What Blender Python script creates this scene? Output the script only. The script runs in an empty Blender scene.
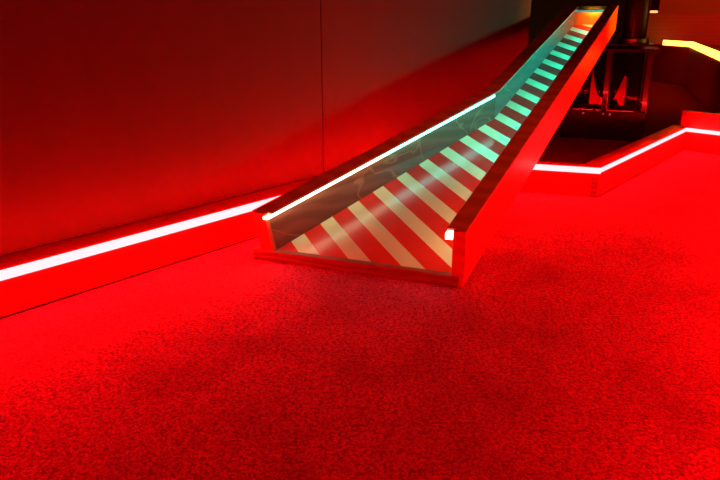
import bpy, bmesh, math, random
from mathutils import Vector
random.seed(7)
scene = bpy.context.scene
col = scene.collection
V = Vector

# ------------------------------------------------------------------ materials
def mat(name, color=(0.5, 0.5, 0.5), rough=0.5, metal=0.0, spec=0.5, coat=0.0):
    m = bpy.data.materials.new(name); m.use_nodes = True
    b = m.node_tree.nodes['Principled BSDF']
    b.inputs['Base Color'].default_value = (*color, 1)
    b.inputs['Roughness'].default_value = rough
    b.inputs['Metallic'].default_value = metal
    b.inputs['Specular IOR Level'].default_value = spec
    b.inputs['Coat Weight'].default_value = coat
    return m

class NT:
    def __init__(s, m):
        s.t = m.node_tree; s.b = s.t.nodes['Principled BSDF']
    def n(s, kind, **kw):
        x = s.t.nodes.new(kind)
        for k, v in kw.items(): setattr(x, k, v)
        return x
    def l(s, a, b): s.t.links.new(a, b)
    def coord(s, scale=(1, 1, 1), rot=(0, 0, 0), out='Object'):
        c = s.n('ShaderNodeTexCoord'); mp = s.n('ShaderNodeMapping')
        mp.inputs['Scale'].default_value = scale; mp.inputs['Rotation'].default_value = rot
        s.l(c.outputs[out], mp.inputs['Vector']); return mp.outputs['Vector']
    def noise(s, vec, scale, detail=4, rough=0.5, dist=0.0):
        x = s.n('ShaderNodeTexNoise'); s.l(vec, x.inputs['Vector'])
        x.inputs['Scale'].default_value = scale; x.inputs['Detail'].default_value = detail
        x.inputs['Roughness'].default_value = rough; x.inputs['Distortion'].default_value = dist
        return x.outputs['Fac']
    def ramp(s, fac, stops):
        x = s.n('ShaderNodeValToRGB'); s.l(fac, x.inputs['Fac']); e = x.color_ramp.elements
        while len(e) < len(stops): e.new(0.5)
        for el, (p, c) in zip(e, stops): el.position = p; el.color = (*c, 1)
        return x.outputs['Color']
    def bump(s, fac, strength=0.3, dist=0.01, normal=None):
        x = s.n('ShaderNodeBump'); s.l(fac, x.inputs['Height'])
        x.inputs['Strength'].default_value = strength; x.inputs['Distance'].default_value = dist
        if normal is not None: s.l(normal, x.inputs['Normal'])
        return x.outputs['Normal']

def grain_mat(name, c0, c1, rough=0.45, scale=(1, 1, 1), rot=(0, 0, 0), gscale=6.0, dist=6.0, bump=0.15, coat=0.0):
    m = mat(name, c0, rough, coat=coat); k = NT(m)
    v = k.coord(scale, rot)
    w = k.n('ShaderNodeTexWave', wave_type='BANDS', bands_direction='Z')
    k.l(v, w.inputs['Vector']); w.inputs['Scale'].default_value = gscale
    w.inputs['Distortion'].default_value = dist; w.inputs['Detail'].default_value = 3
    w.inputs['Detail Scale'].default_value = 1.2
    k.l(k.ramp(w.outputs['Fac'], [(0.1, c0), (0.9, c1)]), k.b.inputs['Base Color'])
    k.l(k.bump(w.outputs['Fac'], bump, 0.003), k.b.inputs['Normal'])
    return m

def worn_lines(m):
    k = NT(m); lk = [l for l in m.node_tree.links if l.to_socket == k.b.inputs['Base Color']][0]
    src = lk.from_socket
    f = k.noise(k.coord((1, 1, 1.6)), 3.6, 2, 0.5, 0.6)
    band = k.ramp(f, [(0.0, (0, 0, 0)), (0.535, (0, 0, 0)), (0.55, (0.8, 0.8, 0.8)), (0.565, (0, 0, 0))])
    mx = k.n('ShaderNodeMix', data_type='RGBA'); k.l(band, mx.inputs[0]); k.l(src, mx.inputs[6])
    mx.inputs[7].default_value = (0.42, 0.16, 0.08, 1)
    k.l(mx.outputs[2], k.b.inputs['Base Color'])

def emit(name, color, strength):
    m = bpy.data.materials.new(name); m.use_nodes = True
    t = m.node_tree; t.nodes.clear()
    e = t.nodes.new('ShaderNodeEmission'); o = t.nodes.new('ShaderNodeOutputMaterial')
    e.inputs['Color'].default_value = (*color, 1); e.inputs['Strength'].default_value = strength
    t.links.new(e.outputs[0], o.inputs[0]); return m

# carpet -------------------------------------------------------------
def carpet_mat():
    m = mat('red_carpet', (0.7, 0.02, 0.03), 0.95, spec=0.1); k = NT(m)
    v = k.coord()
    vo = k.n('ShaderNodeTexVoronoi'); k.l(v, vo.inputs['Vector']); vo.inputs['Scale'].default_value = 190
    fn = k.noise(v, 120, 4, 0.75)
    sb = k.n('ShaderNodeMath', operation='MULTIPLY_ADD'); k.l(vo.outputs['Distance'], sb.inputs[0])
    sb.inputs[1].default_value = -0.28; k.l(fn, sb.inputs[2])
    fine = sb.outputs[0]
    mid = k.noise(v, 42, 3, 0.6)
    big = k.noise(v, 3.2, 4, 0.6, 0.4)
    c = k.ramp(fine, [(0.22, (0.34, 0.03, 0.08)), (0.38, (0.78, 0.06, 0.17)), (0.56, (0.98, 0.08, 0.22))])
    c2 = k.ramp(big, [(0.30, (0.72, 0.72, 0.72)), (0.55, (1, 1, 1))])
    c3 = k.ramp(mid, [(0.32, (0.85, 0.85, 0.85)), (0.55, (1, 1, 1))])
    mx = k.n('ShaderNodeMix', data_type='RGBA', blend_type='MULTIPLY'); mx.inputs[0].default_value = 1
    k.l(c, mx.inputs[6]); k.l(c2, mx.inputs[7])
    my = k.n('ShaderNodeMix', data_type='RGBA', blend_type='MULTIPLY'); my.inputs[0].default_value = 1
    k.l(mx.outputs[2], my.inputs[6]); k.l(c3, my.inputs[7])
    k.l(my.outputs[2], k.b.inputs['Base Color'])
    n1 = k.bump(mid, 0.5, 0.008)
    n2 = k.bump(fine, 0.9, 0.006, n1)
    k.l(n2, k.b.inputs['Normal'])
    return m

def stripe_mat():
    # diagonal cream bands on glossy red paint, in metres across the deck (UV)
    m = mat('striped_deck', (0.8, 0.01, 0.01), 0.2, spec=0.22); k = NT(m)
    c = k.n('ShaderNodeUVMap'); sx = k.n('ShaderNodeSeparateXYZ'); k.l(c.outputs[0], sx.inputs[0])
    def mth(op, a, b):
        x = k.n('ShaderNodeMath', operation=op)
        for i, q in enumerate((a, b)):
            if isinstance(q, (int, float)): x.inputs[i].default_value = q
            else: k.l(q, x.inputs[i])
        return x.outputs[0]
    u = mth('SUBTRACT', sx.outputs[0], sx.outputs[1])
    f = mth('FRACT', mth('DIVIDE', mth('ADD', u, 0.519 + 0.17 * 6), 0.17), 0)
    cream = mth('LESS_THAN', f, 0.435)
    v = k.coord()
    wear = k.noise(v, 9, 5, 0.65)
    creamc = k.ramp(wear, [(0.3, (0.74, 0.70, 0.42)), (0.7, (0.80, 0.76, 0.46))])
    redc = k.ramp(wear, [(0.3, (0.70, 0.026, 0.018)), (0.7, (0.78, 0.030, 0.020))])
    mx = k.n('ShaderNodeMix', data_type='RGBA'); k.l(cream, mx.inputs[0])
    k.l(redc, mx.inputs[6]); k.l(creamc, mx.inputs[7]); k.l(mx.outputs[2], k.b.inputs['Base Color'])
    r = k.ramp(k.noise(v, 14, 4), [(0.35, (0.19, 0.19, 0.19)), (0.7, (0.23, 0.23, 0.23))])
    k.l(r, k.b.inputs['Roughness'])
    k.l(k.bump(k.noise(v, 60, 3), 0.05, 0.003), k.b.inputs['Normal'])
    return m

def wall_mat():
    m = mat('painted_panel', (0.4, 0.2, 0.16), 0.7, spec=0.08); k = NT(m)
    v = k.coord((1, 1, 0.25))
    c = k.ramp(k.noise(v, 7, 5, 0.6), [(0.3, (0.100, 0.022, 0.009)), (0.7, (0.106, 0.024, 0.010))])
    k.l(c, k.b.inputs['Base Color'])
    k.l(k.bump(k.noise(v, 40, 3), 0.04, 0.003), k.b.inputs['Normal'])
    return m

def kerb_mat():
    m = mat('red_kerb_paint', (0.8, 0.012, 0.01), 0.4); k = NT(m)
    v = k.coord((1, 1, 5))
    c = k.ramp(k.noise(v, 6, 5, 0.65), [(0.28, (0.62, 0.010, 0.010)), (0.62, (0.85, 0.014, 0.014))])
    k.l(c, k.b.inputs['Base Color'])
    k.l(k.bump(k.noise(v, 22, 4), 0.12, 0.004), k.b.inputs['Normal'])
    return m

M = dict(
    carpet=carpet_mat(), deck=stripe_mat(), wall=wall_mat(), kerb=kerb_mat(),
    chute_paint=grain_mat('red_chute_paint', (0.72, 0.075, 0.008), (0.80, 0.085, 0.009), 0.38, (1, 1, 3), gscale=3, bump=0.05),
    wood=grain_mat('stained_plywood', (0.17, 0.048, 0.024), (0.23, 0.074, 0.042), 0.42, (0.8, 0.8, 3), gscale=2.2, dist=11, bump=0.04),
    cap=grain_mat('brown_cap_timber', (0.60, 0.15, 0.05), (0.75, 0.20, 0.07), 0.5, (1, 1, 3), gscale=5, bump=0.08),
    lip=grain_mat('lip_timber', (0.24, 0.032, 0.010), (0.32, 0.046, 0.014), 0.5, (1, 1, 4), gscale=4, bump=0.05),
    board=grain_mat('back_board_timber', (0.55, 0.035, 0.02), (0.8, 0.06, 0.035), 0.4, (0.4, 0.4, 5), gscale=4, dist=4),
    black=mat('black_paint', (0.010, 0.001, 0.001), 0.6, spec=0.05),
    gloss=mat('gloss_black_steel', (0.02, 0.012, 0.012), 0.16, coat=0.5),
    darkfloor=mat('dark_vinyl', (0.26, 0.010, 0.010), 0.9, spec=0.0),
    backwall=mat('back_wall_paint', (0.6, 0.16, 0.08), 0.7),
    ceiling=mat('black_ceiling', (0.02, 0.02, 0.02), 0.9),
    steel=mat('screw_steel', (0.6, 0.6, 0.6), 0.3, 1.0),
    guide=mat('red_guide_plate', (0.75, 0.03, 0.02), 0.35),
    amber_board=mat('amber_board', (0.9, 0.09, 0.004), 0.6, spec=0.1),
    bar=mat('pale_bar_paint', (0.4, 0.4, 0.36), 0.4),
    alu=mat('led_channel', (0.5, 0.5, 0.5), 0.35, 1.0),
)
worn_lines(M['wood'])
RED = (1.0, 0.0062, 0.0066)
M['led_red'] = emit('led_red', RED, 148)
M['fill_red_cab'] = emit('fill_red_small', RED, 36)
M['led_white'] = emit('led_white_green', (1.0, 0.85, 0.5), 6)
M['led_cyan'] = emit('led_cyan', (0.012, 1.0, 0.95), 26)
M['led_left'] = emit('led_warm', (0.80, 0.85, 0.55), 9)
M['led_left_far'] = emit('led_pale_green', (0.12, 1.0, 0.85), 10)
M['led_yellow'] = emit('led_yellow', (1.0, 0.42, 0.035), 8)
M['led_small'] = emit('bulb_amber', (1.0, 0.35, 0.12), 2)
M['fill_amber'] = emit('fill_amber', (1.0, 0.5, 0.0), 110)
gm = mat('smoked_glass', (0.55, 0.12, 0.10), 0.06, spec=0.05); NT(gm).b.inputs['Transmission Weight'].default_value = 1.0
gm.node_tree.nodes['Principled BSDF'].inputs['IOR'].default_value = 1.12
M['glass'] = gm

# ------------------------------------------------------------------ builders
def obj(name, bm, material, parent=None, bevel=0.0, smooth=False, origin=None):
    me = bpy.data.meshes.new(name)
    bmesh.ops.remove_doubles(bm, verts=bm.verts, dist=1e-6)
    bmesh.ops.recalc_face_normals(bm, faces=bm.faces)
    o0 = parent_origin(parent) if parent else (origin or V((0, 0, 0)))
    bmesh.ops.translate(bm, verts=bm.verts, vec=-V(o0))
    bm.to_mesh(me); bm.free()
    if smooth:
        for p in me.polygons: p.use_smooth = True
    me.materials.append(material)
    o = bpy.data.objects.new(name, me); col.objects.link(o)
    if parent: o.parent = parent
    else: o.location = o0
    if bevel:
        b = o.modifiers.new('bevel', 'BEVEL'); b.width = bevel; b.segments = 2; b.limit_method = 'ANGLE'
    return o

ORIG = {}
def parent_origin(p):
    return ORIG[p.name]

def thing(name, loc, label, cat, group=None):
    o = bpy.data.objects.new(name, None); col.objects.link(o); o.location = loc
    o.empty_display_size = 0.1
    o['label'] = label; o['category'] = cat
    if group: o['group'] = group
    ORIG[o.name] = V(loc); return o

def part(name, bm, material, t, **kw):
    o = obj(name, bm, material, t, **kw)
    ORIG[o.name] = ORIG[t.name]
    return o

def sub(name, bm, material, p, **kw):
    # child of a part whose own location is zero in its thing
    return obj(name, bm, material, p, **kw)

def tag(o, label, cat, group=None):
    o['label'] = label; o['category'] = cat
    if group: o['group'] = group
    return o

def struct(name, bm, m, **kw):
    o = obj(name, bm, m, None, **kw); o['kind'] = 'structure'; return o

def prism(bot, top, bm=None):
    """closed solid from two matching loops"""
    bm = bm or bmesh.new()
    b = [bm.verts.new(p) for p in bot]; t = [bm.verts.new(p) for p in top]
    bm.faces.new(b[::-1]); bm.faces.new(t)
    n = len(b)
    for i in range(n): bm.faces.new((b[i], b[(i + 1) % n], t[(i + 1) % n], t[i]))
    return bm

def slab(poly, z0, z1, bm=None):
    return prism([V((p[0], p[1], z0)) for p in poly], [V((p[0], p[1], z1)) for p in poly], bm)

def obox(c, a, b, la, lb, z0, z1, bm=None):
    """box in plan: centre c, unit axes a,b, full sizes la,lb"""
    c, a, b = V(c), V(a), V(b)
    poly = [c + a * sa * la / 2 + b * sb * lb / 2 for sa, sb in ((-1, -1), (1, -1), (1, 1), (-1, 1))]
    return slab(poly, z0, z1, bm)

def tube(p0, p1, r, seg=24, bm=None):
    bm = bm or bmesh.new(); p0, p1 = V(p0), V(p1); ax = (p1 - p0).normalized()
    u = ax.orthogonal().normalized(); w = ax.cross(u)
    ring = lambda p: [p + (u * math.cos(i * 2 * math.pi / seg) + w * math.sin(i * 2 * math.pi / seg)) * r for i in range(seg)]
    return prism(ring(p0), ring(p1), bm)

# ------------------------------------------------------------------ the setting
d = V((0.650, 0.760)); n = V((-0.760, 0.650))         # along the left wall / into it
kerb_n = 1.731; wall_n = 1.861
def wl(s, off=0.0): return d * s + n * (wall_n + off)  # s along the wall
WALL_END = 3.668        # s where the red panelling stops
SEAM = 1.945

struct('floor', slab([(-4, -2.5), (7.5, -2.5), (7.5, 11.5), (-4, 11.5)], -0.06, -0.014), M['darkfloor'])
bm = bmesh.new()
for s0, s1 in ((-4.0, SEAM - 0.0025), (SEAM + 0.0025, WALL_END)):
    slab([wl(s0), wl(s1), wl(s1, 0.02), wl(s0, 0.02)], -0.014, 2.6, bm)
slab([wl(-4.0, 0.021), wl(WALL_END, 0.021), wl(WALL_END, 0.10), wl(-4.0, 0.10)], -0.014, 2.6, bm)
struct('wall_left', bm, M['wall'])
# black recess past the red panels
struct('wall_recess', slab([wl(WALL_END + 0.002, 0.03), wl(WALL_END + 0.06, 0.03), wl(WALL_END + 0.06, 1.2), wl(WALL_END + 0.002, 1.2)], -0.014, 2.6), M['black'])
struct('wall_back_left', slab([wl(WALL_END + 0.06, 1.14), wl(9.5, 1.14), wl(9.5, 1.2), wl(WALL_END + 0.06, 1.2)], -0.014, 2.6), M['black'])
struct('ceiling', slab([(-4, -2.5), (7.5, -2.5), (7.5, 11.5), (-4, 11.5)], 2.6, 2.66), M['ceiling'])
struct('wall_back', slab([(2.2, 10.3), (7.5, 9.4), (7.5, 9.5), (2.2, 10.4)], -0.014, 2.6), M['backwall'])
struct('wall_right', slab([(7.4, -2.5), (7.5, -2.5), (7.5, 11.5), (7.4, 11.5)], -0.014, 2.6), M['wall'])
struct('wall_front', slab([(-4, -2.5), (7.5, -2.5), (7.5, -2.4), (-4, -2.4)], -0.014, 2.6), M['wall'])

# ------------------------------------------------------------------ LED kerbs around the green
a = n * kerb_n
L0 = d * -2.4 + a
K0 = V((0.288, 3.000)); K1 = V((1.023, 2.778)); K2 = V((1.879, 3.833)); K3 = V((2.13, 3.57)); K4 = V((0.50, -0.1))
line = [L0, K0, K1, K2, K3, K4]
def offs(pts, k, closed=False):
    """offset to the left of travel (outward from the carpet) with mitres"""
    out = []
    for i, p in enumerate(pts):
        ns = []
        for q, r in ((i - 1, i), (i, i + 1)):
            if 0 <= q and r < len(pts):
                t = (pts[r] - pts[q]).normalized(); ns.append(V((-t.y, t.x)))
        m = ns[0] if len(ns) == 1 else (ns[0] + ns[1]).normalized()
        out.append(p + m * (k / max(0.3, m.dot(ns[0]))))
    return out
ZK = 0.122
G = 0.001
labels = [
    'long red kerb with glowing strip along the foot of the left wall',
    'red kerb passing under the chute, its strip running left from the outer corner',
    'red kerb slanting back to the right from the outer corner, with thin glowing strip',
    'red kerb at the right edge with a taller board above its glowing strip',
    'red kerb closing the right side of the carpet towards the viewer']
depth = [0.126, 0.10, 0.10, 0.10, 0.10]
for i, lab in enumerate(labels):
    f = offs(line, 0.0); bk = offs(line, depth[i])
    p, q = line[i], line[i + 1]
    t = (q - p).normalized()
    g = t * G
    A, B, C, D = f[i] + g, f[i + 1] - g, bk[i + 1] - g, bk[i] + g
    th_ = thing('led_kerb', (*((p + q) / 2), 0), lab, 'kerb', 'red lit kerbs around the carpet')
    th_['kind'] = 'thing'
    timber = part('timber', slab([A, B, C, D], 0.0, ZK), M['kerb'], th_, bevel=0.004)
    s0 = offs(line, -0.007); s1 = offs(line, -0.001)
    part('led_strip', slab([s0[i] + g, s0[i + 1] - g, s1[i + 1] - g, s1[i] + g], ZK - (0.020, 0.018, 0.012, 0.014, 0.008)[i], ZK + 0.0065), M['led_red'], th_, bevel=0.001)
    if i == 3:
        u0 = offs(line, 0.03); u1 = offs(line, 0.075)
        part('upper_board', slab([u0[i] + t * 0.02, u0[i + 1] - g, u1[i + 1] - g, u1[i] + t * 0.02], ZK, ZK + 0.095), M['kerb'], th_, bevel=0.003)
    if i == 2:
        # butt joint: the end grain of this board shows at the outer corner
        t1 = (K1 - K0).normalized(); o1 = V((t1.y, -t1.x))
        part('board_end', slab([K1 - t1 * 0.030 + o1 * 0.0005, K1 - t1 * 0.001 + o1 * 0.0005, K1 - t1 * 0.001 + o1 * 0.003, K1 - t1 * 0.030 + o1 * 0.003], 0.0, ZK - 0.021), M['lip'], th_)

# carpet: everything inside the kerbs
inn = offs(line, -0.007)
poly = [inn[0], inn[1], inn[2], inn[3], inn[4], inn[5], V((0.3, -0.6)), V((-2.0, -0.6))]
o = obj('carpet', slab(poly, -0.014, 0.0), M['carpet'])
tag(o, 'red short pile carpet covering the putting green', 'carpet')

# ------------------------------------------------------------------ the chute
O = V((0.297, 1.773, 0.001)); hv = V((0.360, 0.933, 0)); ev = V((-0.933, 0.360, 0)); TAN = math.tan(math.radians(14))
def W(h, e, dz=0.0): return O + hv * h + ev * e + V((0, 0, h * TAN + dz))
HEND = 2.635
def R_out(h): return -0.285 * h / 2.618
def H_(h): return 0.168 - 0.029 * h / 2.62        # side height above the underside
BEND = 1.140
def LEAN(h): return 0.034 * max(0.0, 1 - h / BEND)   # the flared board leans outwards towards the mouth
def HL(h): return H_(h) - 0.014 * max(0.0, 1 - h / BEND)
def L_in(h): return 0.608 + (0.138 - 0.608) * h / BEND if h <= BEND else 0.138 + (-0.052 - 0.138) * (h - BEND) / (HEND - BEND)
TW, TC = 0.036, 0.060    # wall thickness, cap width
DK = 0.034               # deck thickness
def kn(h):               # widening of a left wall measured along e
    return 1.09 if h < BEND else 1.01
chute = thing('golf_chute', O, 'long sloping red chute with cream striped deck, its wide mouth on the carpet', 'chute')

# deck with front lip
def strip(h0, h1, e0f, e1f, z0f, z1f, nseg=1, hs=None):
    """solid running along h between two e functions and two height functions"""
    hs = hs or [h0 + (h1 - h0) * i / nseg for i in range(nseg + 1)]
    bm = bmesh.new(); rows = []
    for h in hs:
        rows.append([bm.verts.new(W(h, e0f(h), z0f(h))), bm.verts.new(W(h, e1f(h), z0f(h))),
                     bm.verts.new(W(h, e1f(h), z1f(h))), bm.verts.new(W(h, e0f(h), z1f(h)))])
    for r0, r1 in zip(rows, rows[1:]):
        for i in range(4): bm.faces.new((r0[i], r0[(i + 1) % 4], r1[(i + 1) % 4], r1[i]))
    bm.faces.new(rows[0]); bm.faces.new(rows[-1][::-1])
    return bm
cst = lambda k: (lambda h: k)
hs = [0.012, BEND, HEND - 0.02]
bm = strip(0, 0, lambda h: R_out(h) + TW, lambda h: L_in(h), cst(0.004), cst(DK), hs=hs)
uv = bm.loops.layers.uv.new('deck')
for fc in bm.faces:
    for lp in fc.loops:
        r = lp.vert.co - O; lp[uv].uv = (r.dot(hv), r.dot(ev))
part('striped_deck', bm, M['deck'], chute)
# front lip board
bm = strip(0, 0, cst(TW * 0.4), cst(0.685), cst(0.0), cst(DK + 0.001), hs=[-0.006, 0.0115])
part('front_lip', bm, M['lip'], chute, bevel=0.003)

# right side board
CAPT = 0.007
bm = strip(0, 0, R_out, lambda h: R_out(h) + TW, cst(0.0), lambda h: H_(h) - CAPT, hs=[0.012, HEND])
part('side_board', bm, M['chute_paint'], chute, bevel=0.002)
bm = strip(0, 0, R_out, lambda h: R_out(h) + TC, lambda h: H_(h) - CAPT, H_, hs=[0.012, HEND])
part('cap_rail', bm, M['cap'], chute, bevel=0.0015)
# left flared board (leaning) and straight board
def lean_strip(e0f, e1f, l0, l1, z0f, z1f, hs):
    """like strip, but e shifts with LEAN at the bottom (l0) and top (l1) of the section"""
    bm = bmesh.new(); rows = []
    for h in hs:
        a_, b_ = LEAN(h) * l0, LEAN(h) * l1
        rows.append([bm.verts.new(W(h, e0f(h) + a_, z0f(h))), bm.verts.new(W(h, e1f(h) + a_, z0f(h))),
                     bm.verts.new(W(h, e1f(h) + b_, z1f(h))), bm.verts.new(W(h, e0f(h) + b_, z1f(h)))])
    for r0, r1 in zip(rows, rows[1:]):
        for i in range(4): bm.faces.new((r0[i], r0[(i + 1) % 4], r1[(i + 1) % 4], r1[i]))
    bm.faces.new(rows[0]); bm.faces.new(rows[-1][::-1])
    return bm
eo = lambda h: L_in(h) + TW * kn(h)
HC = lambda h: HL(h) - CAPT
part('side_board', lean_strip(L_in, eo, 0, 1, cst(0.0), HC, [0.012, BEND - 0.0015]), M['wood'], chute, bevel=0.002)
part('side_board', lean_strip(L_in, eo, 0, 1, cst(0.0), HC, [BEND + 0.0015, HEND]), M['wood'], chute, bevel=0.002)
part('cap_rail', lean_strip(lambda h: L_in(h) - 0.015 * kn(h), lambda h: L_in(h) + 0.050 * kn(h), 1, 1, HC, HL, [0.012, BEND, HEND]), M['cap'], chute, bevel=0.001)
part('board_end', lean_strip(lambda h: L_in(h) - 0.002, lambda h: L_in(h) + 0.040, 0, 1, cst(0.0), lambda h: HL(h) + 0.0005, [-0.002, 0.0115]), M['chute_paint'], chute, bevel=0.002)
bm = strip(0, 0, lambda h: R_out(h) - 0.001, lambda h: R_out(h) + TW, cst(0.0), lambda h: H_(h) + 0.0005, hs=[-0.002, 0.0115])
part('board_end', bm, M['chute_paint'], chute, bevel=0.002)
# LED strips under the caps
zt = lambda h: H_(h) - CAPT - 0.0005
zb = lambda h: H_(h) - CAPT - 0.0175
zbl = lambda h: H_(h) - CAPT - 0.012
for h0, h1, mm in ((-0.004, 0.50, 'led_left'), (0.50, BEND - 0.03, 'led_left_far')):
    part('led_strip', lean_strip(lambda h: L_in(h) - 0.016, lambda h: L_in(h) - 0.0005, 1, 1,
         lambda h: HC(h) - 0.0095, lambda h: HC(h) - 0.0005, [h0, h1]), M[mm], chute)
rl0 = lambda h: R_out(h) + TW + 0.0005
rl1 = lambda h: R_out(h) + TW + 0.021
SPL = 0.62
bm = strip(0, 0, rl0, rl1, zb, zt, hs=[-0.004, SPL])
part('led_strip', bm, M['led_white'], chute)
bm = strip(0, 0, rl0, rl1, zb, zt, hs=[SPL, HEND - 0.12])
part('led_strip', bm, M['led_cyan'], chute)
# end board and cross bar
eb0 = lambda h: R_out(h) + TW + 0.001
eb1 = lambda h: L_in(h) - 0.001
part('end_board', strip(0, 0, eb0, eb1, cst(0.0), cst(0.120), hs=[HEND - 0.02, HEND - 0.002]), M['amber_board'], chute)
part('cross_bar', strip(0, 0, eb0, eb1, cst(0.121), lambda h: H_(h) + 0.004, hs=[HEND - 0.03, HEND]), M['gloss'], chute, bevel=0.002)
part('front_bar', strip(0, 0, eb0, eb1, cst(0.113), cst(0.128), hs=[HEND - 0.06, HEND - 0.045]), M['bar'], chute, bevel=0.002)
part('lamp', strip(0, 0, lambda h: -0.19, lambda h: -0.12, cst(0.116), cst(0.124), hs=[HEND - 0.044, HEND - 0.036]), M['fill_amber'], chute)  # hidden light, added to give the end board its orange glow

# ------------------------------------------------------------------ ball lift behind the chute end
def Q(h, e): return V((O.x, O.y)) + V((hv.x, hv.y)) * h + V((ev.x, ev.y)) * e
h2, e2 = V((hv.x, hv.y)), V((ev.x, ev.y))
cx = Q(2.92, -0.27)
lift = thing('ball_lift', (*cx, -0.014), 'dark glossy ball lift cabinet with smoked glass and upright pipe behind the chute end', 'machine')
LH, LE = 0.36, 0.50
part('plinth', obox(cx, h2, e2, LH, LE, -0.014, 0.17), M['gloss'], lift, bevel=0.006)
for sh in (-1, 1):
    for se in (-1, 0, 1):
        c = cx + h2 * sh * (LH / 2 - 0.018) + e2 * se * (LE / 2 - 0.018)
        part('post', obox(c, h2, e2, 0.034, 0.034, 0.17, 0.53), M['gloss'], lift, bevel=0.003)
part('top_plate', obox(cx, h2, e2, LH + 0.05, LE + 0.06, 0.53, 0.548), M['gloss'], lift, bevel=0.003)
part('upper_plate', obox(cx, h2, e2, LH + 0.01, LE + 0.02, 0.562, 0.576), M['gloss'], lift, bevel=0.003)
part('riser', obox(cx, h2, e2, 0.2, 0.3, 0.548, 0.562), M['black'], lift)
for se in (-1, 1):
    c = cx - h2 * (LH / 2 - 0.018) + e2 * se * (LE / 4)
    part('glass_pane', obox(c, h2, e2, 0.005, LE / 2 - 0.058, 0.175, 0.525), M['glass'], lift)
part('bottom_rail', obox(cx - h2 * (LH / 2 - 0.03), h2, e2, 0.012, LE - 0.08, 0.1705, 0.205), M['gloss'], lift)
part('back_panel', obox(cx + h2 * (LH / 2 - 0.03), h2, e2, 0.008, LE - 0.08, 0.1705, 0.529), M['black'], lift)
# sloping guide plates inside
def guide(prof):
    """plate with a curved upper edge; profile of (e, z), seen from the front"""
    c0 = cx + h2 * 0.02
    pts = [V((*(c0 + e2 * e), z)) for e, z in prof]
    off = V((h2.x, h2.y, 0)) * 0.012
    return prism(pts, [q + off for q in pts])
part('guide_plate', guide([(0.10, 0.172), (0.01, 0.172), (0.01, 0.225), (0.03, 0.228), (0.05, 0.245), (0.068, 0.285), (0.082, 0.335), (0.092, 0.39), (0.10, 0.41)]), M['guide'], lift)
part('guide_plate', guide([(-0.045, 0.215), (-0.065, 0.225), (-0.085, 0.19), (-0.105, 0.172), (-0.115, 0.172), (-0.118, 0.30), (-0.112, 0.365), (-0.10, 0.37), (-0.08, 0.31), (-0.06, 0.25)]), M['guide'], lift)
part('lamp', obox(cx - h2 * 0.10, h2, e2, 0.012, LE - 0.12, 0.171, 0.179), M['fill_red_cab'], lift)  # hidden red light, added to brighten the guide plates
pc = cx + e2 * -0.125 + h2 * -0.02
part('pipe', tube((*pc, 0.576), (*pc, 2.599), 0.072, 32), M['gloss'], lift, smooth=False, bevel=0.0)
part('pipe_flange', tube((*pc, 0.576), (*pc, 0.604), 0.092, 32), M['steel'], lift, bevel=0.003)
for se in (-0.10, -0.06, 0.06):
    c = cx - h2 * (LH / 2 + 0.001) + e2 * (0.06 + se)
    part('bolt', tube((*c, 0.15), (*(c - h2 * 0.006), 0.15), 0.006, 12), M['steel'], lift)
cb = cx - h2 * (LH / 2 - 0.03) + e2 * 0.02
# bracket that carries the chute end
part('bracket', slab([Q(2.60, -0.255), Q(2.60, -0.09), Q(2.80, -0.09), Q(2.80, -0.255)], 0.577, 0.645), M['black'], lift)

# ------------------------------------------------------------------ raised hole at the back right
P1 = V((3.665, 7.69)); dirp = V((0.838, 2.285)).normalized(); P0 = P1 - dirp * 3.0
P2 = V((3.56, 8.30))
plat = thing('raised_hole', (4.6, 6.6, -0.014), 'raised dark red playing platform edged by a glowing yellow strip, far right', 'platform')
np_ = V((dirp.y, -dirp.x))
pl = [P0, P1, P2, V((6.2, 7.9)), V((6.2, 4.9))]
ZP = 0.40
part('side_board', slab(pl, -0.014, ZP), M['board'], plat, bevel=0.004)
part('led_strip', slab([P0 - np_ * 0.004, P1 - np_ * 0.004, P1 + np_ * 0.030, P0 + np_ * 0.030], ZP + 0.001, ZP + 0.054), M['led_yellow'], plat)
d2 = (P2 - P1).normalized(); n2 = V((d2.y, -d2.x))
part('led_strip', slab([P1 + n2 * 0.030, P1 - n2 * 0.004, P1 + d2 * 0.5 - n2 * 0.004, P1 + d2 * 0.5 + n2 * 0.030], ZP + 0.001, ZP + 0.054), M['led_yellow'], plat)
bb = slab([V((3.45, 8.45)), V((6.2, 7.95)), V((6.2, 8.02)), V((3.45, 8.52))], -0.014, 0.745)
o = obj('bank_board', bb, M['board'], origin=V((4.5, 8.2, -0.014)))
tag(o, 'long horizontal dark red timber board standing behind the yellow strip', 'board')

lamp = thing('small_lamp', (3.54, 8.47, 0.745), 'tiny amber lamp on the left end of the timber back board', 'lamp')
part('base', obox((3.54, 8.47), V((0.984, -0.179)), V((0.179, 0.984)), 0.10, 0.05, 0.745, 0.757), M['black'], lamp)
part('bulb', obox((3.54, 8.47), V((0.984, -0.179)), V((0.179, 0.984)), 0.085, 0.035, 0.757, 0.785), M['led_small'], lamp, bevel=0.008)
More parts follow.
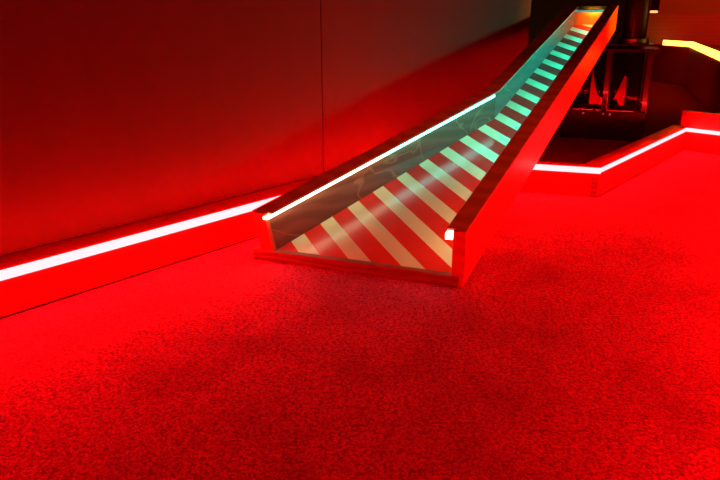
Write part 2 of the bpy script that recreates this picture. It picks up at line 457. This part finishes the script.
# ------------------------------------------------------------------ added fill lights without fixtures
def spot(name, loc, target, color, power, size, blend=0.5, rad=0.05):
    l = bpy.data.lights.new(name, 'SPOT'); l.energy = power; l.color = color; l.spot_size = math.radians(size)
    l.spot_blend = blend; l.shadow_soft_size = rad
    o = bpy.data.objects.new(name, l); col.objects.link(o); o.location = loc
    o.rotation_euler = (V(target) - V(loc)).to_track_quat('-Z', 'Y').to_euler()
    return o
spot('chute_side_fill', (3.2, 3.7, 0.78), (1.50, 4.08, 0.74), (1, 0.50, 0.0), 280, 19, 1.0)  # added light, boosts the orange on the chute's upper outer side
spot('platform_fill', (1.6, 5.6, 2.5), (3.2, 6.6, 0.25), (1, 0.012, 0.006), 45, 60, 1.0)  # added red light that lifts the dark platform side
spot('back_wall_fill', (5.2, 6.0, 2.45), (5.6, 9.6, 1.0), (1, 0.10, 0.008), 260, 80, 0.9)  # added warm light to brighten the back wall and timber board
spot('overhead_fill', (0.9, 1.4, 2.55), (0.9, 1.6, 0.0), (1, 0.03, 0.004), 7, 140, 1.0, 0.15)  # added overhead red fill for the general level, no real ceiling lamp
spot('chute_cap_fill', (0.75, 1.9, 2.55), (0.40, 2.25, 0.25), (1, 0.09, 0.02), 45, 62, 1.0, 0.1)  # added light that brings out the brown of the cap rails

w = bpy.data.worlds.new('world'); scene.world = w; w.use_nodes = True
w.node_tree.nodes['Background'].inputs[0].default_value = (0.02, 0.0, 0.0, 1)
w.node_tree.nodes['Background'].inputs[1].default_value = 0.0

# ------------------------------------------------------------------ camera
cd = bpy.data.cameras.new('camera'); cam = bpy.data.objects.new('camera', cd); col.objects.link(cam)
cd.sensor_width = 36; cd.lens = 665 / 720 * 36; cd.clip_start = 0.02
cam.location = (0, 0, 0.75); cam.rotation_euler = (math.radians(90 - 18.8), 0, 0)
scene.camera = cam
vs = scene.view_settings
vs.view_transform = 'Standard'; vs.look = 'None'; vs.gamma = 1.0; vs.exposure = 0.0; vs.use_curve_mapping = False
scene.cycles.max_bounces = 8
scene.cycles.use_denoising = True
scene.cycles.sample_clamp_indirect = 10
